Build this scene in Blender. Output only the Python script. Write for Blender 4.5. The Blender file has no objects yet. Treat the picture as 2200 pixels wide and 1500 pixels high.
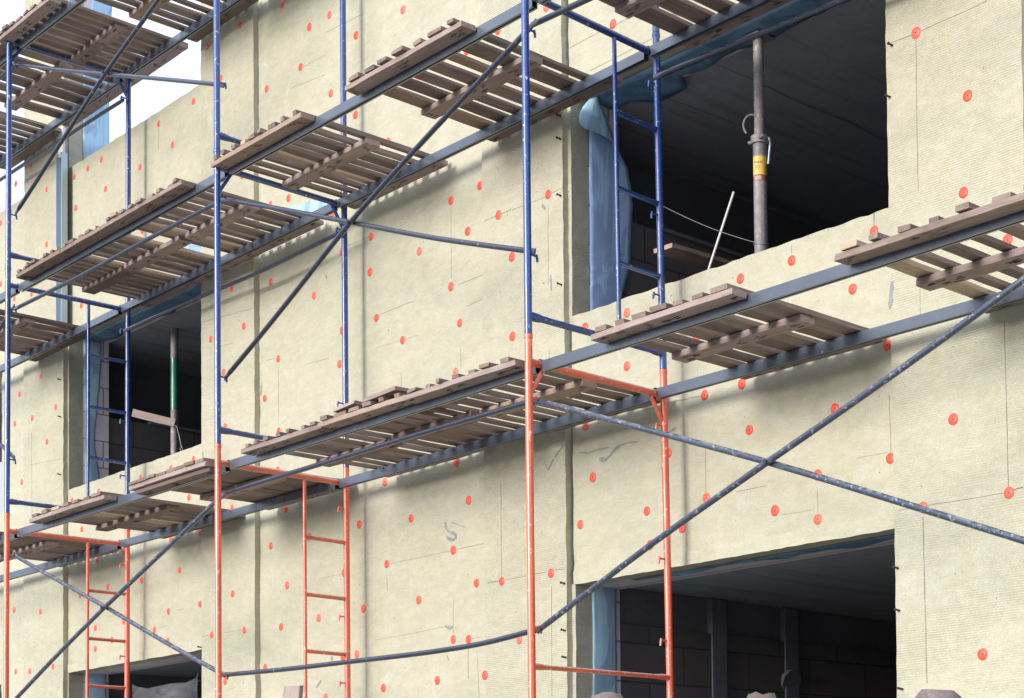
import bpy, bmesh, math, random
from mathutils import Vector, Matrix, noise
rnd = random.Random(7)
col = bpy.context.scene.collection
sc = bpy.context.scene

# ------------------------------------------------------------------ camera
F, PX, PY = 3625.6571, 1819.318, 1654.6769          # focal length and principal point for a 2200 x 1500 frame
YAW, PITCH, ROLL = -0.7373, 0.0365, -0.0158
cy, sy, cp, sp, cr, sr = math.cos(YAW), math.sin(YAW), math.cos(PITCH), math.sin(PITCH), math.cos(ROLL), math.sin(ROLL)
FW = Vector((sy*cp, cy*cp, sp)); RT0 = Vector((cy, -sy, 0)); UP0 = RT0.cross(FW)
RT = cr*RT0 + sr*UP0; UP = -sr*RT0 + cr*UP0
cd = bpy.data.cameras.new('camera'); cam = bpy.data.objects.new('camera', cd); col.objects.link(cam)
cam.matrix_world = Matrix(((RT.x, UP.x, -FW.x, 0), (RT.y, UP.y, -FW.y, 0), (RT.z, UP.z, -FW.z, 0), (0, 0, 0, 1)))
cd.sensor_width = 36; cd.lens = F/2200*36
cd.shift_x = (1100-PX)/2200; cd.shift_y = (PY-750)/2200
cd.clip_start = .1; cd.clip_end = 3000
sc.camera = cam

# ------------------------------------------------------------------ light
EL, AZ = math.radians(12), math.radians(181)   # low hazy light straight from the street side
w = bpy.data.worlds.new('World'); sc.world = w; w.use_nodes = True
nt = w.node_tree; nt.nodes.clear()
so = nt.nodes.new('ShaderNodeOutputWorld'); bg = nt.nodes.new('ShaderNodeBackground')
sky = nt.nodes.new('ShaderNodeTexSky'); sky.sky_type = 'NISHITA'; sky.sun_disc = False
sky.sun_elevation = EL; sky.sun_rotation = AZ
sky.air_density = 1.0; sky.dust_density = 6.0; sky.ozone_density = 1.0
bg.inputs['Strength'].default_value = .12
mxs = nt.nodes.new('ShaderNodeMix'); mxs.data_type = 'RGBA'; mxs.inputs[0].default_value = .85      # high even cloud over the blue
nt.links.new(sky.outputs[0], mxs.inputs[6])
tcw = nt.nodes.new('ShaderNodeTexCoord'); spw = nt.nodes.new('ShaderNodeSeparateXYZ'); crw = nt.nodes.new('ShaderNodeValToRGB')   # cloud, thinner light towards the horizon
nt.links.new(tcw.outputs['Generated'], spw.inputs[0]); nt.links.new(spw.outputs[2], crw.inputs[0])
crw.color_ramp.elements[0].position = 0; crw.color_ramp.elements[0].color = (2.0, 2.4, 3.2, 1)
crw.color_ramp.elements[1].position = 1; crw.color_ramp.elements[1].color = (10.5, 11.4, 13.4, 1)
e_ = crw.color_ramp.elements.new(.22); e_.color = (4.6, 5.2, 6.6, 1)
nt.links.new(crw.outputs[0], mxs.inputs[7])
nt.links.new(mxs.outputs[2], bg.inputs['Color']); nt.links.new(bg.outputs[0], so.inputs['Surface'])
ld = bpy.data.lights.new('sun', 'SUN'); sun = bpy.data.objects.new('sun', ld); col.objects.link(sun)
ld.energy = 2.35; ld.angle = math.radians(20); ld.color = (1, .952, .87)
sdir = Vector((math.sin(AZ)*math.cos(EL), math.cos(AZ)*math.cos(EL), math.sin(EL)))
sun.rotation_euler = sdir.to_track_quat('Z', 'Y').to_euler()
sc.view_settings.view_transform = 'Standard'; sc.view_settings.look = 'None'
sc.view_settings.gamma = 1; sc.view_settings.exposure = .79
sc.cycles.max_bounces = 8; sc.cycles.diffuse_bounces = 5

# ------------------------------------------------------------------ survey of the place (metres, camera at the origin)
D, I = 5.471, 6.437                       # outer and inner row of scaffold poles
K = .9634
YW, YP, YB, YC = 6.587, 6.544, 6.712, 6.950   # insulation face, pier face, back of insulation, back of block wall
XA, XB, XC = -14.020, -10.614, -7.208
Z1 = 2.665
TB = .1375                                # top bar below the joint
H1, S2, H2, S3 = 1.561, 3.237, 4.663, 6.214   # heads and sills of the openings
def ray(x, y): return FW + RT*((x-PX)/F) - UP*((y-PY)/F)
def atY(x, y, Y): d = ray(x, y); return d*(Y/d.y)
def atX(x, y, X): d = ray(x, y); return d*(X/d.x)
def atZ(x, y, Z): d = ray(x, y); return d*(Z/d.z)

# ------------------------------------------------------------------ material helpers
class NT:
    def __init__(s, name):
        s.m = bpy.data.materials.new(name); s.m.use_nodes = True; s.t = s.m.node_tree; s.t.nodes.clear()
        s.out = s.n('ShaderNodeOutputMaterial'); s.b = s.n('ShaderNodeBsdfPrincipled')
        s.l(s.b.outputs[0], s.out.inputs[0])
    def n(s, k, **kw):
        q = s.t.nodes.new(k)
        for a, b in kw.items(): setattr(q, a, b)
        return q
    def l(s, a, b): s.t.links.new(a, b)
    def val(s, inp, v):
        if isinstance(v, bpy.types.NodeSocket): s.l(v, inp)
        else: inp.default_value = v
    def pos(s): return s.n('ShaderNodeNewGeometry').outputs['Position']
    def obj(s): return s.n('ShaderNodeTexCoord').outputs['Object']
    def map(s, v, sc_=(1, 1, 1), off=None):
        q = s.n('ShaderNodeMapping'); s.l(v, q.inputs[0]); q.inputs['Scale'].default_value = sc_
        if off is not None: s.val(q.inputs['Location'], off)
        return q.outputs[0]
    def noise(s, v, sc_=5, det=4, rough=.55, dist=0):
        q = s.n('ShaderNodeTexNoise'); s.l(v, q.inputs['Vector']); q.inputs['Scale'].default_value = sc_
        q.inputs['Detail'].default_value = det; q.inputs['Roughness'].default_value = rough; q.inputs['Distortion'].default_value = dist
        return q.outputs[0]
    def ramp(s, f, lo, hi, a=0., b=1.):
        q = s.n('ShaderNodeMapRange'); s.val(q.inputs[0], f)
        for i, v in ((1, lo), (2, hi), (3, a), (4, b)): q.inputs[i].default_value = v
        return q.outputs[0]
    def mix(s, f, a, b, mode='MIX'):
        q = s.n('ShaderNodeMix', data_type='RGBA', blend_type=mode)
        s.val(q.inputs[0], f)
        for i, v in ((6, a), (7, b)):
            if isinstance(v, tuple): q.inputs[i].default_value = (*v, 1)
            else: s.l(v, q.inputs[i])
        return q.outputs[2]
    def math(s, op, a, b=0., c=0.):
        q = s.n('ShaderNodeMath', operation=op)
        for i, v in enumerate((a, b, c)): s.val(q.inputs[i], v)
        return q.outputs[0]
    def bump(s, h, st=.3, d=.01, prev=None):
        q = s.n('ShaderNodeBump'); s.val(q.inputs['Height'], h); q.inputs['Strength'].default_value = st; q.inputs['Distance'].default_value = d
        if prev: s.l(prev, q.inputs['Normal'])
        return q.outputs[0]
    def set(s, **k):
        for a, v in k.items():
            i = s.b.inputs[a.replace('_', ' ')]
            if isinstance(v, tuple): i.default_value = (*v, 1) if len(v) == 3 else v
            else: s.val(i, v)
        return s.m

def mat_plain(name, c, rough=.6, metal=0, var=.12, sc_=20):
    t = NT(name); n = t.noise(t.pos(), sc_, 5)
    d = tuple(x*(1-var) for x in c); e = tuple(min(1, x*(1+var)) for x in c)
    return t.set(Base_Color=t.mix(n, d, e), Roughness=rough, Metallic=metal)

def mat_wool(name, rib=None, period=.0125, tone=1., ribst=1.):
    t = NT(name); p = t.pos()
    T = lambda *c: tuple(x*tone for x in c)
    big = t.noise(p, .9, 4, .6); mid = t.noise(t.map(p, (1, 1, 2.2)), 11, 8, .7); fine = t.noise(p, 150, 3, .65)
    c = t.mix(t.ramp(big, .3, .7), T(.425, .415, .315), T(.50, .483, .37))
    # every board has its own tint
    sx = t.n('ShaderNodeSeparateXYZ'); t.l(p, sx.inputs[0]); cx = t.n('ShaderNodeCombineXYZ'); t.l(sx.outputs[0], cx.inputs[0]); t.l(sx.outputs[2], cx.inputs[1])
    br = t.n('ShaderNodeTexBrick'); t.l(cx.outputs[0], br.inputs['Vector']); br.inputs['Scale'].default_value = 1; br.inputs['Brick Width'].default_value = 1.2
    br.inputs['Row Height'].default_value = .6; br.inputs['Mortar Size'].default_value = .0; br.inputs['Color1'].default_value = (0, 0, 0, 1); br.inputs['Color2'].default_value = (1, 1, 1, 1)
    c = t.mix(t.math('MULTIPLY', br.outputs['Color'], .38), c, T(.50, .465, .345))
    c = t.mix(t.ramp(mid, .45, .72, 0, .6), c, T(.57, .56, .485))
    c = t.mix(t.ramp(mid, .30, .46, .35, 0), c, T(.36, .34, .25))
    # lay lines of the fibres, fine and broken
    st1 = t.noise(t.map(p, (3.5, 3.5, 75)), 1, 9, .75, .35); st2 = t.noise(t.map(p, (9, 9, 160)), 1, 6, .7, .2)
    c = t.mix(t.ramp(st1, .60, .72, 0, .42), c, T(.27, .255, .19))
    c = t.mix(t.ramp(st2, .62, .74, 0, .38), c, T(.30, .29, .21))
    c = t.mix(t.ramp(st1, .40, .30, 0, .35), c, T(.68, .67, .58))
    c = t.mix(t.ramp(fine, .38, .75, 0, .5), c, (.25, .24, .19))
    c = t.mix(t.ramp(t.noise(t.map(p, (1, 1, 1.8)), 42, 5, .7), .55, .72, 0, .5), c, T(.31, .295, .23))
    stn = t.noise(t.map(p, (1, 1, .7)), 2.6, 7, .7, .9)      # damp stains and handling marks
    c = t.mix(t.ramp(stn, .54, .68, 0, .34), c, T(.34, .335, .28)); c = t.mix(t.ramp(stn, .44, .32, 0, .3), c, T(.50, .46, .31))
    # torn wrinkles, dark flecks, grey dust
    wr = t.noise(t.map(p, (2.0, 2.0, 5.5)), 1.6, 10, .72, 1.8)
    wl = t.ramp(t.math('ABSOLUTE', t.math('SUBTRACT', wr, .5)), .0, .012, 1, 0)
    gate = t.ramp(t.noise(p, 1.7, 3), .50, .62)
    c = t.mix(t.math('MULTIPLY', t.math('MULTIPLY', wl, gate), .45), c, (.24, .22, .16))
    for sc_, lo, g0, g1 in ((7, .03, .50, .58), (16, .05, .56, .62)):
        v = t.n('ShaderNodeTexVoronoi'); v.inputs['Scale'].default_value = sc_; t.l(p, v.inputs['Vector'])
        c = t.mix(t.math('MULTIPLY', t.ramp(v.outputs['Distance'], lo, lo*1.5, 1, 0), t.ramp(t.noise(p, 2.3+sc_*.1, 2), g0, g1)), c, (.12, .11, .08))
    c = t.mix(t.ramp(t.noise(p, 5.2, 7, .72, .4), .60, .72, 0, .5), c, T(.55, .56, .57))
    h = t.math('ADD', t.math('MULTIPLY', fine, .5), t.math('MULTIPLY', st1, .5))
    nb = t.bump(h, .5, .0022)
    if rib:
        wob_ = t.math('MULTIPLY', t.noise(p, 3, 3), .014)
        a = t.math('ADD', sx.outputs[{'x': 0, 'z': 2}[rib]], wob_)
        s_ = t.math('SINE', t.math('MULTIPLY', a, 2*math.pi/period))
        m_ = t.ramp(t.noise(t.map(p, (.9, 1, 2.5)), 1.6, 4, .6), .36 if rib == 'z' else .47, .58 if rib == 'z' else .62)
        m_ = t.math('MULTIPLY', m_, t.ramp(t.noise(p, 14, 4), .3, .55, .35, 1))
        r = t.math('MULTIPLY', t.math('MULTIPLY', t.ramp(s_, -1, 1), m_), ribst)
        nb = t.bump(r, .5, .003, nb)
        c = t.mix(t.math('MULTIPLY', t.math('MULTIPLY', t.ramp(s_, .2, -1, 0, 1), m_), .52*ribst), c, (.28, .265, .19))
    return t.set(Base_Color=c, Roughness=.95, Normal=nb)

def mat_wood(name, c1, c2, dark=.6):
    t = NT(name); p = t.obj()
    inf = t.n('ShaderNodeObjectInfo').outputs['Random']
    cx = t.n('ShaderNodeCombineXYZ'); 
    for i in range(3): t.l(t.math('MULTIPLY', inf, 37.+11*i), cx.inputs[i])
    va = t.n('ShaderNodeVectorMath', operation='ADD'); t.l(p, va.inputs[0]); t.l(cx.outputs[0], va.inputs[1]); p = va.outputs[0]
    g = t.noise(t.map(p, (55, 2.2, 55)), 1, 7, .65, .8); g2 = t.noise(t.map(p, (9, 1.2, 9)), 1, 5, .6, .5); sp_ = t.noise(p, 9, 6, .7)
    c = t.mix(t.ramp(g, .3, .7), c1, c2)
    c = t.mix(t.ramp(g2, .5, .75, 0, .6), c, tuple(x*.45 for x in c1))
    c = t.mix(t.ramp(sp_, .62, .72, 0, .55), c, (.42, .39, .37))
    c = t.mix(t.ramp(t.noise(p, 3, 5), .58, .7, 0, .5), c, tuple(x*.5 for x in c1))
    cr_ = t.noise(t.map(p, (30, .9, 30)), 1, 3, .5, .3); crk = t.ramp(t.math('ABSOLUTE', t.math('SUBTRACT', cr_, .5)), 0, .006, .8, 0); c = t.mix(t.math('MULTIPLY', crk, t.ramp(t.noise(p, 2.5, 2), .45, .55)), c, (.03, .022, .018))
    c = t.mix(t.ramp(t.math('FRACT', t.math('MULTIPLY', inf, 7.13)), .75, 1, 0, .6), c, (.36, .25, .165)); c = t.mix(t.math('MULTIPLY', inf, dark), c, tuple(x*.45 for x in c1))
    return t.set(Base_Color=c, Roughness=.85, Normal=t.bump(t.math('ADD', g, t.math('MULTIPLY', g2, .5)), .5, .003))

def mat_paint(name, c, rough=.32, chips=.5, metal=0., chipc=(.55, .55, .56), up=0., coat=.3):
    t = NT(name); p = t.pos()
    n = t.noise(p, 14, 6, .7); n2 = t.noise(p, 3, 3)
    cc = t.mix(t.ramp(n2, .3, .7), tuple(x*.8 for x in c), tuple(min(1, x*1.15) for x in c))
    chip = t.ramp(t.noise(p, 38, 6, .72), .66-.06*chips, .70-.06*chips)
    if up:      # mortar splashes lie on upward faces
        g = t.n('ShaderNodeNewGeometry'); s_ = t.n('ShaderNodeSeparateXYZ'); t.l(g.outputs['Normal'], s_.inputs[0])
        chip = t.math('MAXIMUM', chip, t.math('MULTIPLY', t.ramp(s_.outputs[2], .35, .8), t.ramp(t.noise(p, 22, 6, .75), .5-.1*up, .58-.1*up)))
    cc = t.mix(t.ramp(n, .6, .75, 0, .35), cc, tuple(x*.5 for x in c))
    cc = t.mix(chip, cc, chipc)
    t.b.inputs['IOR'].default_value = 1.7; t.b.inputs['Coat Weight'].default_value = coat; t.b.inputs['Coat Roughness'].default_value = .22; t.b.inputs['Coat IOR'].default_value = 1.6
    return t.set(Base_Color=cc, Roughness=t.ramp(n, .3, .8, rough-.05, rough+.2), Metallic=metal, Normal=t.bump(t.math('ADD', n, chip), .12, .003))

def mat_film(name, c, trans=.25):
    t = NT(name); p = t.pos()
    n = t.noise(t.map(p, (2, 2, .8)), 1.8, 4, .55, .7)
    rib_ = t.noise(t.map(p, (60, 60, 2)), 1, 2)
    cc = t.mix(t.ramp(n, .485, .515), tuple(x*.82 for x in c), tuple(min(1, x*1.15) for x in c))
    cc = t.mix(t.ramp(rib_, .4, .7, 0, .25), cc, tuple(x*.7 for x in c))
    m = t.set(Base_Color=cc, Roughness=.45, Normal=t.bump(t.math('ADD', n, t.math('MULTIPLY', rib_, .3)), .3, .01))
    tr = t.n('ShaderNodeBsdfTranslucent'); t.l(cc, tr.inputs[0]); mx = t.n('ShaderNodeMixShader'); mx.inputs[0].default_value = trans
    t.l(t.b.outputs[0], mx.inputs[1]); t.l(tr.outputs[0], mx.inputs[2]); t.l(mx.outputs[0], t.out.inputs[0])
    return m

def mat_concrete(name, c, boards=True):
    t = NT(name); p = t.pos()
    n = t.noise(p, 2.2, 6, .65); f = t.noise(p, 24, 5)
    cc = t.mix(n, tuple(x*.7 for x in c), tuple(x*1.2 for x in c)); cc = t.mix(t.ramp(f, .5, .8, 0, .4), cc, tuple(x*.6 for x in c))
    if boards:
        sx = t.n('ShaderNodeSeparateXYZ'); t.l(p, sx.inputs[0])
        k = t.math('MULTIPLY', t.math('ADD', sx.outputs[0], t.math('MULTIPLY', t.noise(p, 1.5, 3), .12)), 1/.56)
        fr = t.math('FRACT', k); e = t.ramp(fr, .0, .035, 1, 0)
        k2 = t.noise(t.map(p, (7, .5, 1)), 1, 4)
        cc = t.mix(t.math('MULTIPLY', e, t.ramp(k2, .35, .55)), cc, tuple(x*.25 for x in c))
        cc = t.mix(t.ramp(k2, .55, .75, 0, .6), cc, tuple(x*.4 for x in c))
    return t.set(Base_Color=cc, Roughness=.95, Normal=t.bump(f, .3, .004))

def mat_blocks(name, c, mort, axis='y'):
    t = NT(name); p = t.pos()
    s_ = t.n('ShaderNodeSeparateXYZ'); t.l(p, s_.inputs[0]); cx = t.n('ShaderNodeCombineXYZ')
    t.l(s_.outputs[1 if axis == 'y' else 0], cx.inputs[0]); t.l(t.math('ADD', s_.outputs[2], .02), cx.inputs[1])
    br = t.n('ShaderNodeTexBrick'); t.l(cx.outputs[0], br.inputs['Vector'])
    br.inputs['Scale'].default_value = 1; br.inputs['Brick Width'].default_value = .6; br.inputs['Row Height'].default_value = .25
    br.inputs['Mortar Size'].default_value = .006; br.inputs['Color1'].default_value = (*c, 1); br.inputs['Color2'].default_value = (*[x*.86 for x in c], 1)
    br.inputs['Mortar'].default_value = (*mort, 1)
    n = t.noise(p, 6, 6, .65)
    cc = t.mix(t.ramp(n, .4, .8, 0, .4), br.outputs[0], tuple(x*.55 for x in c))
    return t.set(Base_Color=cc, Roughness=.95, Normal=t.bump(t.math('ADD', t.math('MULTIPLY', br.outputs['Fac'], -1.), t.math('MULTIPLY', n, .3)), .4, .006))

M = {}
M['wool'] = mat_wool('mineral_wool', 'x', .0125, 1.0, .55)
M['wool_pier'] = mat_wool('mineral_wool_ribbed', 'z', .0125, .99, 1.)
M['wool_cut'] = mat_wool('mineral_wool_cut_edge', None, tone=1.02)
M['joint'] = mat_plain('board_joint', (.13, .12, .09), .95)
M['smear'] = mat_plain('adhesive_smear', (.25, .26, .27), .9, var=.3)
t = NT('red_plastic'); i_ = t.n('ShaderNodeObjectInfo').outputs['Random']
c_ = t.mix(t.ramp(i_, .55, 1, 0, .45), (.84, .10, .06), (.86, .27, .22)); c_ = t.mix(t.ramp(t.noise(t.pos(), 60, 5, .7), .55, .75, 0, .5), c_, (.55, .33, .25))
M['disc'] = t.set(Base_Color=c_, Roughness=.45)
M['disc_hole'] = mat_plain('dark_plastic', (.02, .02, .03), .5)
M['wood'] = mat_wood('weathered_board', (.185, .132, .11), (.34, .268, .235))
M['wood_batten'] = mat_wood('weathered_batten', (.27, .195, .175), (.45, .365, .345), .4)
M['wood_new'] = mat_wood('fresh_board', (.42, .30, .21), (.55, .43, .33), .3)
M['timber'] = mat_wood('rough_timber', (.13, .10, .10), (.25, .21, .21))
M['slit'] = mat_plain('nail_slit', (.035, .025, .02), .9)
M['blue'] = mat_paint('blue_paint', (.008, .055, .25), .25, .8)
M['blue_worn'] = mat_paint('worn_blue_paint', (.010, .05, .22), .3, .7, up=.6)
M['orange'] = mat_paint('orange_paint', (.76, .125, .055), .33, 1.0, chipc=(.62, .52, .5))
M['orange_worn'] = mat_paint('worn_orange_paint', (.70, .12, .05), .38, .9, chipc=(.6, .58, .58), up=1.)
M['beam'] = mat_paint('grey_beam_paint', (.08, .10, .138), .28, -.3, .15)
M['tube'] = mat_paint('dark_tube_paint', (.018, .026, .052), .26, .2, .2)
M['tube_worn'] = mat_paint('worn_tube_paint', (.035, .05, .088), .40, 1.35, .2, chipc=(.26, .27, .32), up=.2)
M['black'] = mat_plain('black_steel', (.02, .022, .025), .5)
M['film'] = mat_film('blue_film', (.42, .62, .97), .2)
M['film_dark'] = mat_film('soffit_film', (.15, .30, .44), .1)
M['film_light'] = mat_film('pale_blue_film', (.50, .74, .93), .35)
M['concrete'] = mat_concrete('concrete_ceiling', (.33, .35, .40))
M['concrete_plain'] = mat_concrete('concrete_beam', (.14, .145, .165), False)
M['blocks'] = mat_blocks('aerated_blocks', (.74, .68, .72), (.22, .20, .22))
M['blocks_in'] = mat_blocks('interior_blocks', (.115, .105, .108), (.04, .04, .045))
M['steel'] = mat_paint('grey_prop_steel', (.21, .20, .215), .6, 1.9, .1, coat=0, chipc=(.38, .30, .27))
M['galv'] = mat_plain('galvanised_steel', (.42, .52, .60), .35, .6, .1, 6)
M['yellow'] = mat_plain('yellow_sticker', (.80, .50, .10), .5)
M['ink'] = mat_plain('blue_ink', (.05, .06, .25), .6)
M['white'] = mat_plain('white_paint', (.75, .75, .75), .6)
M['rust'] = mat_plain('red_brown_paint', (.30, .10, .06), .6)
M['green'] = mat_paint('green_paint', (.02, .20, .12), .4, .2)
M['wire'] = mat_plain('wire', (.35, .35, .36), .4, .5)

# ------------------------------------------------------------------ mesh helpers
class MB:
    def __init__(s): s.v = []; s.f = []; s.m = []; s.s = []
    def add(s, vs, fs, mi=0, sm=False):
        o = len(s.v); s.v += [tuple(v) for v in vs]
        for f in fs: s.f.append([i+o for i in f]); s.m.append(mi); s.s.append(sm)
    def box(s, x0, x1, y0, y1, z0, z1, mi=0):
        vs = [(x, y, z) for x in (x0, x1) for y in (y0, y1) for z in (z0, z1)]
        s.add(vs, [(0, 1, 3, 2), (4, 6, 7, 5), (0, 4, 5, 1), (2, 3, 7, 6), (0, 2, 6, 4), (1, 5, 7, 3)], mi)
    def gridbox(s, x0, x1, y0, y1, z0, z1, step=.07, jit=.0025, mi=0, mi_side=None):
        """box whose edges crumble a little"""
        n = [max(1, int(round((b-a)/step))) for a, b in ((x0, x1), (y0, y1), (z0, z1))]
        idx = {}; vs = []
        def vert(i, j, k):
            if (i, j, k) not in idx:
                e = (i in (0, n[0])) + (j in (0, n[1])) + (k in (0, n[2]))
                p = Vector((x0+(x1-x0)*i/n[0], y0+(y1-y0)*j/n[1], z0+(z1-z0)*k/n[2]))
                if e >= 2:
                    q = noise.noise_vector(p*9)*jit*1.5 + noise.noise_vector(p*31)*jit; p = p+q
                idx[(i, j, k)] = len(vs); vs.append(p)
            return idx[(i, j, k)]
        fs = []; ms = []
        for a, b, c in ((0, 1, 2), (1, 2, 0), (2, 0, 1)):
            for side in (0, n[c]):
                for i in range(n[a]):
                    for j in range(n[b]):
                        q = []
                        for di, dj in ((0, 0), (1, 0), (1, 1), (0, 1)):
                            t = [0, 0, 0]; t[a] = i+di; t[b] = j+dj; t[c] = side; q.append(vert(*t))
                        if side == 0: q.reverse()
                        fs.append(q); ms.append(mi if (c == 1 or mi_side is None) else mi_side)
        o = len(s.v); s.v += [tuple(v) for v in vs]
        for f, m_ in zip(fs, ms): s.f.append([i+o for i in f]); s.m.append(m_); s.s.append(False)
    def tube(s, pts, r, n=14, mi=0, cap=True, flat=None):
        pts = [Vector(p) for p in pts]; rs = r if isinstance(r, (list, tuple)) else [r]*len(pts)
        rings = []; prev = None
        for i, p in enumerate(pts):
            t = (pts[min(i+1, len(pts)-1)]-pts[max(i-1, 0)]).normalized()
            if prev is None: u = t.orthogonal().normalized()
            else: u = (prev-t*prev.dot(t)).normalized()
            prev = u; v = t.cross(u)
            fl = (1, 1) if flat is None else flat[i]
            rings.append([p+(u*math.cos(2*math.pi*k/n)*fl[0]+v*math.sin(2*math.pi*k/n)*fl[1])*rs[i] for k in range(n)])
        vs = [q for g in rings for q in g]; fs = []
        for i in range(len(rings)-1):
            for k in range(n): fs.append((i*n+k, i*n+(k+1) % n, (i+1)*n+(k+1) % n, (i+1)*n+k))
        s.add(vs, fs, mi, True)
        if cap: s.add(rings[0], [tuple(range(n-1, -1, -1))], mi); s.add(rings[-1], [tuple(range(n))], mi)
    def strip(s, a, b, w, th, nrm, mi=0):
        """thin flat strip from a to b lying on a face with the given normal"""
        a, b, nrm = Vector(a), Vector(b), Vector(nrm); d = (b-a).normalized(); u = d.cross(nrm)*w/2; h = nrm*th
        vs = [a-u, a+u, b+u, b-u, a-u+h, a+u+h, b+u+h, b-u+h]
        s.add(vs, [(4, 5, 6, 7), (0, 1, 5, 4), (1, 2, 6, 5), (2, 3, 7, 6), (3, 0, 4, 7)], mi)
    def sheet(s, rows, th=(0, 0, 0), mi=0):
        """grid through rows of points"""
        m_ = len(rows[0]); vs = [p for r in rows for p in r]
        fs = [(i*m_+j, i*m_+j+1, (i+1)*m_+j+1, (i+1)*m_+j) for i in range(len(rows)-1) for j in range(m_-1)]
        s.add(vs, fs, mi, True)
    def build(s, name, mats, parent=None, origin=None, bevel=0):
        if not isinstance(mats, (list, tuple)): mats = [mats]
        me = bpy.data.meshes.new(name); o_ = Vector(origin) if origin is not None else Vector((0, 0, 0))
        me.from_pydata([tuple(Vector(v)-o_) for v in s.v], [], s.f)
        for m_ in mats: me.materials.append(m_)
        me.polygons.foreach_set('material_index', s.m); me.polygons.foreach_set('use_smooth', s.s); me.update()
        bm = bmesh.new(); bm.from_mesh(me); bmesh.ops.recalc_face_normals(bm, faces=bm.faces); bm.to_mesh(me); bm.free()
        ob = bpy.data.objects.new(name, me); col.objects.link(ob); ob.location = o_
        if parent is not None:
            ob.parent = parent; ob.location = o_ - parent.location
        if bevel:
            b = ob.modifiers.new('bevel', 'BEVEL'); b.width = bevel; b.segments = 2; b.limit_method = 'ANGLE'
        return ob
def tag(o, label=None, cat=None, group=None, kind=None):
    for k, v in (('label', label), ('category', cat), ('group', group), ('kind', kind)):
        if v: o[k] = v
    return o
def empty(name, loc, label, cat, group=None):
    o = bpy.data.objects.new(name, None); col.objects.link(o); o.location = loc; o.empty_display_size = .2
    return tag(o, label, cat, group)

# ------------------------------------------------------------------ ground
g = MB(); g.sheet([[(x, y, -1.6) for x in (-900, -60, 0, 60, 900)] for y in (-900, -60, 0, 60, 900)])
tg = NT('ground_sand'); gp = tg.pos()
gm = tg.set(Base_Color=tg.mix(tg.noise(gp, .8, 8, .65), (.17, .16, .14), (.26, .25, .22)), Roughness=.95, Normal=tg.bump(tg.noise(gp, 6, 8, .7), .5, .05))
tag(g.build('ground', gm), kind='structure')

# ------------------------------------------------------------------ the building
bld = empty('building', (-10, YC, -1.6), 'unfinished building clad in cream mineral wool boards pinned with red discs', 'building')
NY = (0, -1, 0)
XR = [(a*K, b*K) for a, b in [(-17.70, -17.05), (-16.135, -13.43), (-12.545, -9.454), (-8.555, -5.80), (-4.91, -1.2)]]   # recessed fields
P = [(a*K, b*K) for a, b in [(-21.5, -20.5), (-17.05, -16.14), (-13.43, -12.545), (-9.454, -8.575), (-5.80, -4.905), (-1.2, 1.5)]]   # piers
solid = []
for (a, b), kind in zip([(-20.5*K, -17.70*K)]+XR, ('open', 'strip', 'open', 'full', 'open', 'full')):
    if kind == 'open': solid += [(a, b, -1.6, .27), (a, b, H1, S2), (a, b, H2, S3)]
    elif kind == 'strip': solid += [(a, b, -1.6, S3+.0)]
    else: solid += [(a, b, -1.6, 9.4)]

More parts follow.
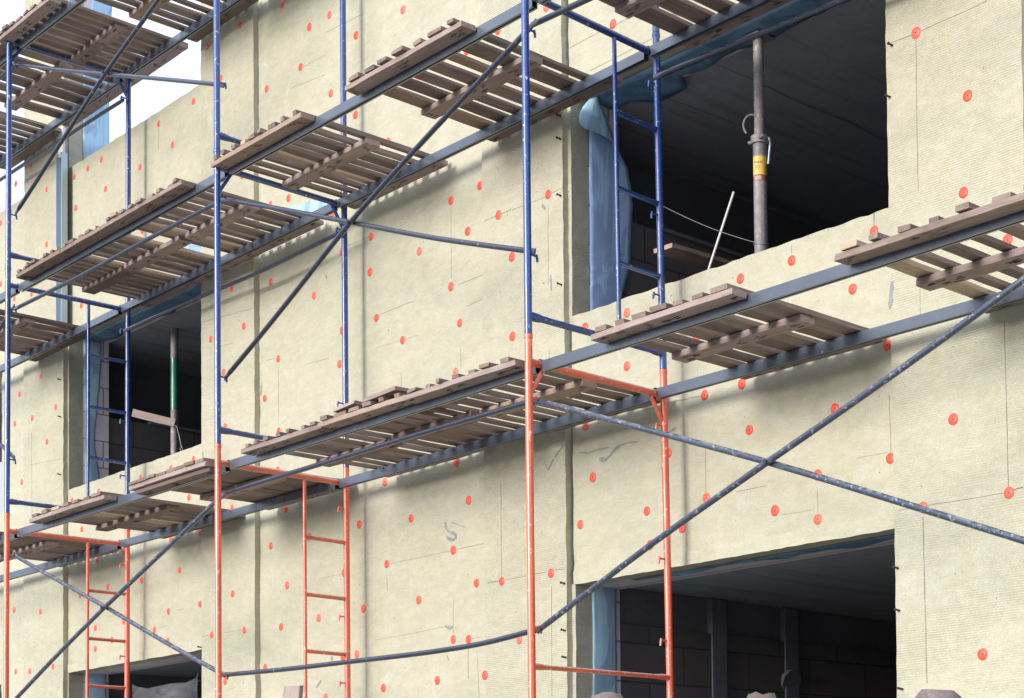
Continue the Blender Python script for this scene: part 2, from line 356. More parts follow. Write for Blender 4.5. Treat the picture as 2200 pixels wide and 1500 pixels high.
def segs():
    R = 'r'; Q = 'p'
    return [  # board joints: plane, x0,y0,x1,y1, width mm
    (Q,1915,92,1968,72,4),(Q,1968,72,2120,2,3),(Q,1968,86,1972,375,3.5),(Q,1972,375,1973,412,2),(Q,2158,690,2167,1058,4.5),(Q,1930,1097,1983,1086,3),
    (Q,1983,1088,2168,1058,4),(Q,2170,1055,2198,1047,7),(Q,1983,1110,1992,1468,5),(Q,1976,600,1978,700,1.5),
    (R,1701,518,1701,545,3),(R,1878,458,1878,485,4),(R,1435,866,1508,850,4),(R,1911,848,1914,972,3),(R,1515,945,1517,1058,2.5),
    (R,1582,1057,1648,1044,2.5),(R,1757,1052,1757,1100,2),(R,1235,1236,1325,1222,4),(R,1393,1207,1512,1188,3),(R,1440,1201,1622,1166,2.5),
    (R,1758,1130,1758,1143,3),(R,1758,1143,1787,1140,3),(R,1380,883,1432,868,1.5),(R,1840,985,1905,972,1.5),(R,1660,1110,1750,1095,1.5),
    (Q,1076,1040,1078,1240,2.5),(Q,1048,1253,1072,1248,6),(Q,1085,1246,1172,1229,3),(Q,1186,1226,1213,1222,3),(Q,1185,1260,1186,1500,3),
    (Q,1178,440,1178,612,2),(Q,1100,452,1160,428,2),(Q,1160,428,1212,402,2.5),(Q,1040,476,1066,464,2.5),(Q,1076,460,1098,450,5),
    (Q,1108,40,1160,8,2.5),(Q,1180,750,1181,800,2),
    (R,1225,103,1300,62,2.5),(R,1310,60,1352,38,2.5),(R,1268,152,1400,84,2.5),
    (R,817,676,890,646,3),(R,985,612,1038,590,3),(R,747,529,792,508,3),(R,969,445,970,600,1.5),(R,1003,658,1038,642,1.5),
    (R,1006,1388,1006,1458,6),(R,992,1178,1040,1168,4),(R,975,1183,992,1178,2),(R,832,1212,970,1184,1.8),(R,690,1243,738,1232,2),(R,808,1376,970,1344,1.8),
    (R,1010,1372,1036,1368,1.8),(R,598,790,599,905,2),(R,572,775,590,770,2.5),(R,660,782,706,770,3),(R,807,748,900,720,1.2),(R,831,1240,832,1270,3),
    (R,974,1290,974,1362,1.5),(R,560,632,620,606,3.5),(R,588,1030,588,1100,1.5),(R,700,70,780,30,2),(R,640,150,700,118,1.5),(R,625,190,700,160,1.2),
    (R,862,800,863,900,1.2),(R,990,750,991,790,1.5),(R,1025,1400,1030,1500,1.5),
    (Q,434,693,546,661,3),(Q,434,1368,452,1364,4),(Q,480,1360,520,1353,2),(Q,470,745,500,738,1.5),(Q,453,745,453,765,2),
    (R,305,1358,360,1344,2),(R,380,1312,395,1308,3),(R,341,270,341,320,2.5),(R,230,520,330,490,1),(R,150,1410,152,1430,1),
    (Q,60,1000,134,985,1.5),(Q,68,930,69,1120,1.2),(Q,119,1432,134,1430,1.5)]
smears = [('r',[(957,1122),(959,1136),(966,1143),(976,1147),(981,1153),(974,1160),(964,1158),(960,1152)],9),
 ('p',[(1213,955),(1204,966),(1192,982)],5),('p',[(1190,986),(1178,1009)],7),('p',[(1178,1010),(1173,1000),(1169,991)],4),
 ('r',[(1245,972),(1262,974),(1285,966),(1310,961)],5),('r',[(1288,986),(1300,990),(1310,980),(1320,966),(1332,957)],9),('r',[(1332,957),(1350,951),(1370,950)],4),
 ('r',[(1436,932),(1444,924),(1452,920)],6),('q',[(1917,605),(1914,640),(1912,665)],16),('r',[(956,1344),(962,1350),(973,1348)],8),
 ('r',[(563,822),(560,850)],7),('r',[(713,1410),(713,1424)],9),('r',[(680,1478),(690,1462)],12),('r',[(970,1122),(990,1130),(1000,1133)],4),
 ('p',[(1183,590),(1185,625)],5),('p',[(430+5,972),(437,985)],6),('p',[(1165,440),(1172,450)],9),('r',[(960,1408),(965,1420)],5),('r',[(700,590),(702,600)],8)]
def plane_of(x, k=None): return YP if k in ('p', 'q') else YW

wall = MB()
for a, b, z0, z1 in solid:
    wall.gridbox(a, b, YW, YB, z0, z1, .06, .004, 0, 2)
# lower lip of the spandrels, a cut strip of board
for a, b in ((-16.135*K, -13.43*K), (-8.555*K, -5.80*K)):
    wall.gridbox(a+.003, b, YW-.006, YW+.02, H1-.004, H1+.075, .05, .003, 2)
def wob(a, b, n=6, amp=.004):
    a, b = Vector(a), Vector(b); out = []
    for i in range(n+1):
        p = a.lerp(b, i/n)
        if 0 < i < n: p += Vector((noise.noise(p*13), 0, noise.noise(p*17+Vector((5, 0, 0)))))*amp
        out.append(p)
    return out
pierj = {1: MB(), 2: MB(), 3: MB(), 4: MB()}
def pier_no(x): return 1 if x < 140 else 2 if x < 560 else 3 if x < 1300 else 4
for k, x0, y0, x1, y1, wd in segs():
    Y = YP if k == 'p' else YW; t = pierj[pier_no(x0)] if k == 'p' else wall; mi = 1; wd *= .55
    pts = wob(atY(x0, y0, Y), atY(x1, y1, Y))
    for i in range(len(pts)-1): t.strip(pts[i], pts[i+1], wd*.001*rnd.uniform(.6, 1.3), .0015, NY, mi)
for k, pl, wd in smears:
    Y = YP if k in 'pq' else YW; t = pierj[pier_no(pl[0][0])] if k in 'pq' else wall
    for i in range(len(pl)-1):
        p0, p1 = atY(*pl[i], Y), atY(*pl[i+1], Y)
        w0 = wd*.0022*rnd.uniform(.7, 1.3)
        L = []; R_ = []; dd = (p1-p0).normalized(); u = dd.cross(Vector(NY))
        for j in range(9):
            p = p0.lerp(p1, j/8); e = math.sin(math.pi*(j+.9)/9.8)**.4
            L.append(p-u*w0/2*e*(1+.8*noise.noise(p*60))+Vector((0, -.002-.0003*i, 0))); R_.append(p+u*w0/2*e*(1+.8*noise.noise(p*55+Vector((9, 0, 0))))+Vector((0, -.002-.0003*i, 0)))
        t.sheet([L, R_], mi=3)
wall.build('insulation_wall', [M['wool'], M['joint'], M['wool_cut'], M['smear']], bld)
for i, (a, b) in enumerate(P):
    q = MB(); q.gridbox(a, b, YP, YB+.001, -1.6, 9.4, .06, .0035, 0, 2)
    if i in pierj:      # joints of every pier sit in the mesh they belong to
        o_ = len(q.v); q.v += pierj[i].v; q.f += [[j+o_ for j in f] for f in pierj[i].f]; q.m += pierj[i].m; q.s += pierj[i].s
    q.build('insulation_pier', [M['wool_pier'], M['joint'], M['wool_cut'], M['smear']], bld)
# masonry behind the wool
mas = MB()
for a, b, z0, z1 in solid: mas.box(a-.02, b+.02, YB+.002, YC, z0, z1-(.04 if z1 < 9 else 0))
for a, b in P: mas.box(a+.01, b+.021, YB+.006, YC+.001, -1.6, 9.38)
mas.build('block_wall', M['blocks'], bld)
# ribbed wool returns of the window reveals (left jambs)
M['reveal'] = mat_wool('mineral_wool_reveal', 'z', .0125, .98, 1.2)
for X in (-16.135*K, -8.555*K):
    for z0, z1 in ((.27, H1), (S2, H2), (S3, 9.3)):
        rv = MB(); rv.gridbox(X-.03, X+.014, YW-.002, YB+.004, z0-.05, z1-.002 if z1 < 9 else z1, .05, .002); rv.build('window_reveal', M['reveal'], bld)
# slabs and rooms
for z0, z1 in ((-1.75, -1.62), (1.585, 1.84), (H2+.02, H2+.3)):
    s_ = MB(); s_.box(-21.4, 1.4, YC+.003, 13.2, z0, z1); s_.build('floor_slab', M['concrete'], bld)
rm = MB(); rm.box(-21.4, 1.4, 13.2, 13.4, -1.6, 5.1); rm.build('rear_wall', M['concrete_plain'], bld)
for X in (-16.15*K, -8.56*K):
    for z0, z1, full in ((-1.62, 1.585, True), (1.84, H2+.02, False)):
        q = MB()
        if full:
            q.box(X-.2, X, YC+.003, 13.2, z0, z1-.24, 0)
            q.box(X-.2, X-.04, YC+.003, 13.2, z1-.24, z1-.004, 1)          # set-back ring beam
            for yy in (7.75, 8.45, 9.8): q.box(X-.05, X+.012, yy, yy+.13, z0, z1-.01, 1)
            q.tube([(X-.01, 8.5, z1-.52), (X+.02, 8.5, z1-.53)], .09, 10, 1)
        else:
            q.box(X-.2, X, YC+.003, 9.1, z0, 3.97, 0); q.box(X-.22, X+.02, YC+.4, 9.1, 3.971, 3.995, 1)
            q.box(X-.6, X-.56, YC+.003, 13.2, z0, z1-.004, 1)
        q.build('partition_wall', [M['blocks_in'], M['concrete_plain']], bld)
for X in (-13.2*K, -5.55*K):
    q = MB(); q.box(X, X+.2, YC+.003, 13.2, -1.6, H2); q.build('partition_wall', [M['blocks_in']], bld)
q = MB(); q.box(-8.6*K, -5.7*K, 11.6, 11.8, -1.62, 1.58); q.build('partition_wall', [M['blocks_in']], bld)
# galvanised channel on the left pier
ch = MB(); a = atY(130, 335, YP-.02).x; zt, zb = 6.56*K, 4.9*K
ch.box(a, a+.10, YP-.017, YP-.004, zb, zt); ch.box(a-.012, a-.001, YP-.057, YP-.004, zb, zt); ch.box(a+.101, a+.112, YP-.057, YP-.004, zb, zt)
ch.build('metal_channel', M['galv'], bld)
ch = MB(); ch.box(a+.003, a+.097, YP-.042, YP-.019, zt-.02, zt+.24); ch.build('foam_strip', M['white'], bld)

# ---- films
def film(name, X, rows, bul, mat, parent=bld, n=10):
    m_ = MB(); R_ = []
    for (xl, yl, xr, yr) in rows:
        a, b = atX(xl, yl, X), atX(xr, yr, X); r = []
        for j in range(n+1):
            t = j/n; p = a.lerp(b, t)
            p.x += bul*math.sin(math.pi*t*.6+.3)*(.7+.5*noise.noise(p*2.5)) + .002*noise.noise(p*22)
            r.append(p)
        R_.append(r)
    # more rows in between
    out = []
    for i in range(len(R_)-1):
        for k in range(4): out.append([R_[i][j].lerp(R_[i+1][j], k/4)+Vector((.004*noise.noise(R_[i][j]*9+Vector((0, 0, k*.7))), 0, 0)) for j in range(n+1)])
    out.append(R_[-1]); m_.sheet(out)
    o = m_.build(name, mat, parent); so_ = o.modifiers.new('thick', 'SOLIDIFY'); so_.thickness = .0012
    return o
JX = -8.555*K
film('blue_film', JX+.018, [(1265,225,1290,232),(1265,250,1305,262),(1265,290,1315,300),(1265,330,1333,338),(1265,365,1345,363),(1265,400,1352,400),(1266,440,1357,440),(1266,500,1354,500),(1266,540,1352,540),(1266,555,1353,556),(1267,575,1349,585),(1267,600,1342,612),(1267,635,1336,632),(1267,690,1333,668)], .02, M['film'])
film('folded_film', JX+.055, [(1264,214,1277,212),(1252,228,1283,232),(1243,243,1290,254),(1240,256,1297,272),(1243,268,1306,292),(1255,278,1315,312)], .05, M['film_light'])
film('blue_film', JX+.018, [(1272,1240,1323,1240),(1272,1300,1323,1300),(1273,1360,1323,1360),(1273,1420,1324,1420),(1273,1480,1324,1480),(1273,1560,1324,1560)], .008, M['film_light'])
JA = -16.135*K
film('blue_film', JA+.018, [(180,720,216,720),(180,780,217,780),(181,830,213,830),(182,870,209,870),(182,920,204,920),(182,960,203,960),(182,1000,210,1000),(183,1070,218,1070)], .01, M['film_light'])
film('blue_film', JA+.018, [(183,1430,226,1430),(183,1470,227,1470),(184,1530,228,1530)], .01, M['film_light'])
film('blue_film', JA+.018, [(202,-60,240,-60),(196,20,240,20),(178,120,236,120),(178,200,234,200),(178,345,234,345)], .01, M['film_light'])
def soffit(xs, z, y0, ys):
    m_ = MB(); m_.sheet([[Vector((x, y0+(y_-y0)*j/5, z-.01-.03*abs(noise.noise(Vector((x*3, j*.5, 0))))*(j/5))) for j in range(6)] for x, y_ in zip(xs, ys)])
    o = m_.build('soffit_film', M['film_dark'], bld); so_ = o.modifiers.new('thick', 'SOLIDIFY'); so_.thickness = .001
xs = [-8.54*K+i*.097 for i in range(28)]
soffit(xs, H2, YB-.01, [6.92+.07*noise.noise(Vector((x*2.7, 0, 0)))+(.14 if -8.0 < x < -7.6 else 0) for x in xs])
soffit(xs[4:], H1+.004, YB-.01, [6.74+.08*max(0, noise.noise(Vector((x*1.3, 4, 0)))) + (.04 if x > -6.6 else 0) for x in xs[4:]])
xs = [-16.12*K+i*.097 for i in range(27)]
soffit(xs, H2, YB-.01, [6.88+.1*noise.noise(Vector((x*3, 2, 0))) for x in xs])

# ---- red discs
discs = [(516,54),(446,100),(416,218),(341,266),(371,311),(475,168),(218,343),(189,362),(301,359),(66,359),(160,380),(607,10),(708,32),(665,58),(866,21),(765,76),(646,144),(573,191),(711,201),(764,247),(834,305),(1003,110),(895,176),(1070,65),(1174,15),(1317,52),(1968,71),(2079,206),
(34,395),(100,407),(227,406),(163,447),(100,525),(306,496),(2,479),(228,535),(400,540),(2,610),(31,641),(175,656),(88,693),(498,620),(524,701),(453,729),(520,377),(68,631),
(620,426),(581,440),(969,431),(1031,399),(1071,462),(1005,497),(797,509),(734,540),(901,540),(795,585),(582,606),(675,635),(969,616),(809,683),(988,694),(735,710),(865,731),(1100,552),(1101,723),(714,460),
(1178,418),(1347,672),(1257,704),(1591,599),(1497,724),(2070,414),(1878,497),(1701,560),(1832,621),(2165,516),(1975,579),(2041,671),(1907,742),
(88,807),(42,847),(15,860),(120,875),(69,898),(32,910),(101,949),(47,1036),(480,800),(484,917),(416,987),(367,1007),(302,1027),(212,1056),(155,1076),(100,1094),(499,1092),(406,1069),(331,1085),
(598,771),(730,782),(569,856),(599,927),(597,1010),(614,1094),(979,800),(981,994),(827,1036),(1007,1075),(883,1114),(772,1127),(689,991),
(1347,787),(1514,849),(1594,825),(1259,915),(1610,924),(1436,974),(1274,1026),(1518,1070),(1390,1098),(1247,1127),(1794,878),(2048,901),(1913,985),(1757,1021),(1665,1097),(1757,1116),(2168,1059),(1983,1090),
(176,1137),(67,1162),(367,1159),(430,1144),(267,1185),(209,1203),(386,1225),(304,1247),(232,1261),(172,1279),(31,1310),(87,1314),(500,1276),(430,1298),(362,1314),(205,1349),(266,1335),(332,1353),(455,1364),(525,1354),(361,1377),(241,1375),(205,1394),(114,1432),(64,1442),(34,1443),(484,1464),
(582,1173),(664,1154),(740,1231),(831,1212),(974,1182),(617,1258),(1024,1253),(1078,1249),(900,1289),(685,1328),(781,1308),(604,1347),(974,1374),(1007,1374),(767,1406),(570,1434),(940,1462),(824,1478),(1042,1451),(700,1498),(737,1412),
(1184,1232),(1397,1171),(1466,1135),(1116,1375),(2111,1406)]
def on_pier(x): return 50 < x < 135 or 433 < x < 548 or 1041 < x < 1214 or x > 1916
def disc_mb(m_, c, r=.0305, detail=True):
    n = 22; yy = c.y
    ph = rnd.random()*6.28; wv = [r*(1+.02*math.sin(3*k*2*math.pi/n+ph)) for k in range(n)]
    ring = lambda f, y: [Vector((c.x+wv[k]*f*math.cos(2*math.pi*k/n), y, c.z+wv[k]*f*math.sin(2*math.pi*k/n))) for k in range(n)]
    rings = [ring(1, yy), ring(.99, yy-.0022), ring(.3, yy-.0028), ring(.14, yy-.0026)]
    vs = [v for q in rings for v in q]
    m_.add(vs, [(i*n+k, i*n+(k+1) % n, (i+1)*n+(k+1) % n, (i+1)*n+k) for i in range(3) for k in range(n)], 0, True)
    m_.add(ring(.145, yy-.0028), [tuple(range(n))], 1)
    if detail:
        for k in rnd.sample(range(8), 3):
            an = k*math.pi/4+.3; x, z = c.x+r*.5*math.cos(an), c.z+r*.5*math.sin(an)
            m_.add([(x+.0022*math.cos(t*1.05), yy-.0036, z+.0022*math.sin(t*1.05)) for t in range(6)], [tuple(range(6))], 1)
discs.sort(key=lambda p: -p[0])
rest = MB()
for i, (x, y) in enumerate(discs):
    c = atY(x, y, YP if on_pier(x) else YW)
    if i < 99:
        m_ = MB(); disc_mb(m_, c, rnd.uniform(.029, .032), x > 1500); m_.build('fixing_disc', [M['disc'], M['disc_hole']], bld, origin=c)
    else: disc_mb(rest, c, .0285, False)
o = rest.build('fixing_discs', [M['disc'], M['disc_hole']], bld); o['kind'] = 'stuff'
# black screws sticking out beside the openings
for x, y in ((1205,250),(1205,299),(1206,421),(1207,612),(1214,1254),(1215,1355),(1217,1413),(1918,98),(1913,209),(1930,1221),(1933,1312),(1940,1481),(131,816),(132,896),(131,1020),(430,716),(433,1391),(433,1464)):
    p = atY(x, y, YP); m_ = MB(); m_.tube([p+Vector((0, .0, 0)), p+Vector((-.006, -.025, .004))], .0055, 8); m_.tube([p+Vector((-.006, -.0255, .004)), p+Vector((-.007, -.031, .005))], .008, 8)
    m_.build('screw', M['black'], bld)

# ------------------------------------------------------------------ scaffold frames
OV = Vector((0, 1, 0))
class Line:   # a pole axis through two surveyed points
    def __init__(s, p, q): s.p, s.q = p, q
    def __call__(s, z): t = (z-s.p.z)/(s.q.z-s.p.z); return s.p.lerp(s.q, t)
POLE = {('A', 0): Line(atY(20, 100, D), atY(13, 1490, D)), ('A', 1): Line(atY(276, 200, I), atY(273, 1490, I)),
        ('B', 0): Line(atY(465.5, 10, D), atY(469.5, 1490, D)), ('B', 1): Line(atY(736.5, 5, I), atY(747, 1495, I)),
        ('C', 0): Line(atY(1128, 10, D), atY(1143, 1490, D)), ('C', 1): Line(atY(1416, 375, I), atY(1440, 1490, I))}
JY = {('A', 1): 1102, ('A', 2): 573, ('B', 1): 955, ('B', 2): 321, ('C', 1): 718}
def zj(st, lv):
    if (st, lv) in JY: return atY({'A': 18, 'B': 467, 'C': 1135}[st], JY[(st, lv)], D).z
    return Z1 + 2*(lv-1)
frames = {}
def frame(st, lv, style, label):
    """frame below joint lv; style 'ladder' or 'gate'"""
    z0, z1 = zj(st, lv-1), zj(st, lv)
    if st == 'A' and lv == 3: z1 = atY(19, 86, D).z
    nominal = Z1+2*(lv-1)
    orange = lv == 1
    mt, wt = (M['orange'], M['orange_worn']) if orange else (M['blue'], M['blue_worn'])
    po, pi_ = POLE[(st, 0)], POLE[(st, 1)]
    zi0, zi1 = z0-.012, z1-.012
    if st == 'C' and lv == 1: zi1 = atY(1423, 795, I).z
    if st == 'C' and lv == 2: zi0 = atY(1423, 795, I).z
    r = empty('scaffold_frame', po(z0), label, 'scaffold frame', 'orange frames of the lower tier' if orange else 'blue frames of the upper tiers')
    R = .0208
    for k, (ln, a, b) in enumerate(((po, z0, z1), (pi_, zi0, zi1))):
        m_ = MB(); m_.tube([ln(a+.002), ln((a+b)/2), ln(b-.002)], R, 20)
        m_.tube([ln(b-.022), ln(b-.002)], R+.0025, 20); m_.tube([ln(b-.03), ln(b+.06)], R-.004, 14)
        m_.build('pole', mt, r)
    zt = nominal-TB; zti = zt-.004
    a, b = po(zt), pi_(zti)
    m_ = MB(); m_.tube([a, b], .0205, 18); m_.build('top_bar', wt, r)
    if st == 'C' and lv == 1: zb, rb = z0+.235, .0135
    else: zb, rb = z0+.1, .0185
    m_ = MB(); a2, b2 = po(zb), pi_(zb-.005); d_ = (b2-a2)
    m_.tube([a2, a2+d_*.06, a2+d_*.1, a2+d_*.9, a2+d_*.94, b2], [rb*1.35, rb*1.3, rb, rb, rb*1.3, rb*1.35], 16); m_.build('bottom_bar', wt, r)
    if style == 'ladder':
        y = D+.638; tt = (y-po(0).y)/(pi_(0).y-po(0).y)
        top = a.lerp(b, tt); bot = a2.lerp(b2, tt)
        m_ = MB(); m_.tube([top-Vector((0, 0, .01)), bot], .0128, 12); m_.build('ladder_stile', mt, r)
        for dz in ((1.415, .98, .553) if lv == 2 else (1.44, 1.04, .645)):
            z = nominal-2+dz; s_ = Vector((top.lerp(bot, .5).x, y, z)); e = pi_(z-.004)
            dd = e-s_
            m_ = MB(); m_.tube([s_, s_+dd*.1, s_+dd*.22, s_+dd*.8, s_+dd*.92, e], [.014]*6, 12, flat=[(1.25, .7), (1.15, .8), (1, 1), (1, 1), (1.2, .75), (1.35, .6)])
            m_.build('rung', wt if orange else mt, r)
    else:
        for ln, sg, t_ in ((po, 1, 0), (pi_, -1, 1)):
            p0 = ln(zt-.165)+Vector((0, sg*.014, 0)); p1 = ln(zt)+Vector((0, sg*.105, -.012))
            m_ = MB(); m_.tube([p0, p0.lerp(p1, .15), p0.lerp(p1, .85), p1], .0125, 10, flat=[(1, .6), (1, 1), (1, 1), (1, .6)]); m_.build('knee_brace', mt, r)
    for ln, sg, zs in ((po, 1, (nominal-.33, nominal-1.555)), (pi_, -1, (nominal-.32, nominal-1.09, nominal-1.56) if style == 'ladder' or st == 'C' else (nominal-.32, nominal-1.57))):
        for z in zs:
            p = ln(z)+Vector((0, sg*R*.8, 0)); e = p+Vector((0, sg*.042, -.002))
            m_ = MB(); m_.tube([p, e], .0058, 8)
            m_.tube([e+Vector((0, 0, .012)), e+Vector((0, sg*.004, -.008)), e+Vector((0, sg*.006, -.03))], [.0065, .0075, .006], 8, flat=[(1, .55)]*3)
            m_.build('brace_pin', mt, r)
    frames[(st, lv)] = r
    return r
frame('A', 1, 'ladder', 'orange ladder frame at the left edge below the blue poles')
frame('A', 2, 'ladder', 'blue ladder frame at the left edge standing on an orange frame')
frame('A', 3, 'gate', 'topmost blue frame at the left edge, its pole ending below the planks')
frame('B', 1, 'ladder', 'orange ladder frame in the second row from the left')
frame('B', 2, 'gate', 'blue frame without rungs on the second row of poles from the left')
frame('B', 3, 'gate', 'blue frame on the second row of poles reaching the top edge')
frame('C', 1, 'gate', 'orange frame without ladder, nearest the camera on the right')
frame('C', 2, 'ladder', 'blue ladder frame on the right in front of the large upper window')
frame('C', 3, 'gate', 'blue frame foot at the top edge above the right ladder frame')

# ------------------------------------------------------------------ beams under the decks
XS = {'Z': XA-3.406, 'A': XA, 'B': XB, 'C': XC, 'D': XC+3.406}
BT = -.118
bayname = {'ZA': 'far left bay', 'AB': 'left bay', 'BC': 'middle bay', 'CD': 'right bay'}
lvname = {1: 'lowest deck in view', 2: 'middle deck', 3: 'top deck'}
def beam(bay, lv, side, dz0=0, dz1=0):
    sA, sB = bay
    z = Z1+2*(lv-1)+BT
    def xs(st):
        ln = POLE.get((st, side)); return ln(z).x if ln else XS[st]
    x0, x1 = xs(sA)+.028, xs(sB)-.028
    y0 = D+.068 if side == 0 else I-.072; y1 = y0+.036
    r = empty('deck_beam', (x0, (y0+y1)/2, z), 'dark grey steel beam under the %s edge of the %s in the %s' % (('outer', 'wall side')[side], lvname[lv], bayname[bay]), 'scaffold beam', 'steel beams carrying the decks')
    m_ = MB(); n = 8
    sag = lambda t: dz0+(dz1-dz0)*t-.004*math.sin(math.pi*t)
    # inverted channel: two webs and a top, open below with narrow lips
    prof = [(y0, -.061), (y0, -.001), (y1, -.001), (y1, -.061), (y1-.013, -.061), (y1-.013, -.057), (y1-.004, -.057), (y1-.004, -.005), (y0+.004, -.005), (y0+.004, -.057), (y0+.013, -.057), (y0+.013, -.061)]
    vs = []; k = len(prof)
    for i in range(n+1):
        t = i/n
        for (y, zz) in prof: vs.append((x0+(x1-x0)*t, y, z+zz+sag(t)))
    fs = [(i*k+j, i*k+(j+1) % k, (i+1)*k+(j+1) % k, (i+1)*k+j) for i in range(n) for j in range(k)]
    m_.add(vs, fs, 0); m_.build('channel', M['beam'], r, bevel=.0015)
    for xe, sg in ((x0, -1), (x1, 1)):      # bent plate hooking over the top bar
        h = MB(); pts = []
        cx_ = xe+sg*.028
        for an in range(-10, 150, 20):
            a = math.radians(an); pts.append(((cx_-sg*math.cos(a)*.027), z+.0-.02+math.sin(a)*.027))
        rows = [[Vector((px, yy, pz+ (dz0 if sg < 0 else dz1))) for px, pz in pts] for yy in (y0+.002, y1-.002)]
        h.sheet(rows); o = h.build('hook', M['beam'], r); sm = o.modifiers.new('t', 'SOLIDIFY'); sm.thickness = .005
    return r
for bay, lvs in (('ZA', (1, 2, 3)), ('AB', (1, 2, 3)), ('BC', (1, 2, 3)), ('CD', (1, 2))):
    for lv in lvs:
        for side in (0, 1):
            if bay == 'BC' and lv == 3 and side == 0: continue
            beam(bay, lv, side, rnd.uniform(-.004, .004), rnd.uniform(-.004, .004))

# ------------------------------------------------------------------ plank decks
def board_mb(L, W, T, seed, rag=1., slits=None, round_=.0):
    """board along Y, centred in x, lower face at z=0"""
    m_ = MB(); n = max(6, int(L/.09)); rs = random.Random(seed)
    off = Vector((rs.uniform(0, 99), rs.uniform(0, 99), 0)); bow = rs.uniform(-.003, .004)*rag; tw = rs.uniform(-.012, .012)*rag
    vs = []
    for i in range(n+1):
        t = i/n; y = -L/2+L*t; c = bow*math.sin(math.pi*t); k = 1
        sh = 0
        if i in (0, n): k = 1-.03*rs.random()
        cor = []
        for sx in (-1, 1):
            for sz in (0, 1):
                q = Vector((sx*W/2, y, sz*T)); e = noise.noise_vector(q*14+off)*.0035*rag
                yy = y + (noise.noise(Vector((sx*3., sz*2., 1))+off)*.010*rag*(-1 if i == 0 else 1) if i in (0, n) else 0)
                cor.append(Vector((sx*W/2*k+e.x+sx*.0, yy, sz*T+c+e.z*.6+sx*tw*W*.5*t)))
        vs += [cor[0], cor[2], cor[3], cor[1]]
    fs = [(i*4+j, i*4+(j+1) % 4, (i+1)*4+(j+1) % 4, (i+1)*4+j) for i in range(n) for j in range(4)]
    m_.add(vs, fs); m_.add(vs[:4], [(3, 2, 1, 0)]); m_.add(vs[-4:], [(0, 1, 2, 3)])
    if slits:
        for (yy, sgn) in slits:
            for _ in range(3):
                x = rs.uniform(-W*.3, W*.3); y = yy+rs.uniform(-.03, .03); l = rs.uniform(.012, .03); a = rs.uniform(-.3, .3)
                m_.strip((x-l*.5*math.sin(a), y-l, -.0012), (x+l*.5*math.sin(a), y+l, -.0012), .004, .002, (0, 0, -1), 1)
    return m_
def deck(bay, lv, x0, x1, nb, gap, label, yo=5.435, yi=6.525, group='slatted wooden deck panels', mid=None, out=None, inn=None, fresh=False, jitter=1., tilt=0, zoff=0, drop=(), double=False, tb=.026):
    z = Z1+2*(lv-1)+BT+.003+zoff
    cx_, cy_ = (x0+x1)/2, (yo+yi)/2
    r = empty('deck_panel', (cx_, cy_, z), label, 'deck panel', group)
    rr = random.Random(int(abs(x0*1000))+lv*77)
    pitch = (x1-x0)/nb
    wts = [rr.uniform(.86, 1.14) for _ in range(nb)]; s_ = (x1-x0)/sum(wts); x = x0
    for i in range(nb):
        wd = wts[i]*s_; g_ = (gap*1.5 if gap > .01 else gap)*rr.uniform(.55, 1.4); bw = wd-g_ if wd-g_ > .04 else .04
        if i not in drop:
            L = (yi-yo)+rr.uniform(-.01, .03)*jitter; T = tb*rr.uniform(.78, 1.0)
            mt = M['wood_new'] if fresh or rr.random() < .07 else M['wood']
            m_ = board_mb(L, bw, T, rr.random()*1e6, jitter)
            o = m_.build('board', mt, r, bevel=.0015)
            o.location = (x+wd/2-cx_, rr.uniform(-.012, .012)*jitter, rr.uniform(0, .003)*jitter)
            o.rotation_euler = (rr.uniform(-.002, .002), 0, rr.uniform(-.008, .008)*jitter)
        x += wd
    def batten(xa, xb, y, w_, t_=.03, nm='batten', dz=0):
        L = xb-xa; sl = [(-L/2+.06, 1), (L/2-.06, 1), (0, 1)] + [(rr.uniform(-L/2, L/2)*.8, 1) for _ in range(int(L*3))]
        m_ = board_mb(L, w_, t_, rr.random()*1e6, 1.0, slits=sl)
        o = m_.build(nm, [M['wood_batten'] if rr.random() < .75 else M['wood'], M['slit']], r, bevel=.002)
        o.rotation_euler = (0, 0, math.pi/2+rr.uniform(-.006, .006)); o.location = ((xa+xb)/2-cx_, y-cy_, -t_-.002-dz)
    e = .012
    for (xa, xb) in (out or [(x0-e, x1+e)]): batten(xa, xb, yo+.048, .094)
    for (xa, xb) in (mid or [(x0+.03, x1-.04)]): batten(xa, xb, 5.99+rr.uniform(-.012, .012), .105, .034)
    for (xa, xb) in (inn or [(x0+.0, x1+e)]): batten(xa, xb, yi-.047, .094)
    if double: batten(x0+.05, x1, yo+.075, .09, .028, dz=.033)
    return r
deck('BC', 2, -10.60, -9.47, 9, .05, 'slatted panel with toothed board ends, left one on the middle deck, middle bay', tb=.034)
deck('BC', 2, -8.93, -7.76, 7, .042, 'wide slatted deck panel above the left edge of the large upper window', inn=[(-8.93, -7.65)])
deck('AB', 2, -13.80, -12.995, 8, .032, 'short slatted deck panel at the left end of the middle deck in the left bay')
deck('AB', 2, -12.98, -11.04, 15, .045, 'longest slatted deck panel, right one on the middle deck of the left bay', mid=[(-12.98, -12.05), (-12.0, -11.08)], drop=(5,))
deck('BC', 1, -10.20, -9.25, 7, .055, 'left one of the three butted panels on the long lower deck')
r_ = deck('BC', 1, -9.26, -8.34, 6, .052, 'middle one of three butted panels on the long lower deck, under loose boards', zoff=.006)
deck('BC', 1, -8.33, -7.30, 7, .052, 'right one of three butted panels on the long lower deck')
deck('AB', 1, -13.53, -12.24, 7, .048, 'small slatted deck panel at the lower left beside the orange bar')
deck('AB', 1, -11.82, -10.70, 8, .006, 'closed deck panel of tight dark boards left of the second pole row', double=True)
deck('CD', 1, -6.64, -5.62, 7, .040, 'slatted deck panel with stepped board ends under the sill of the large upper window')
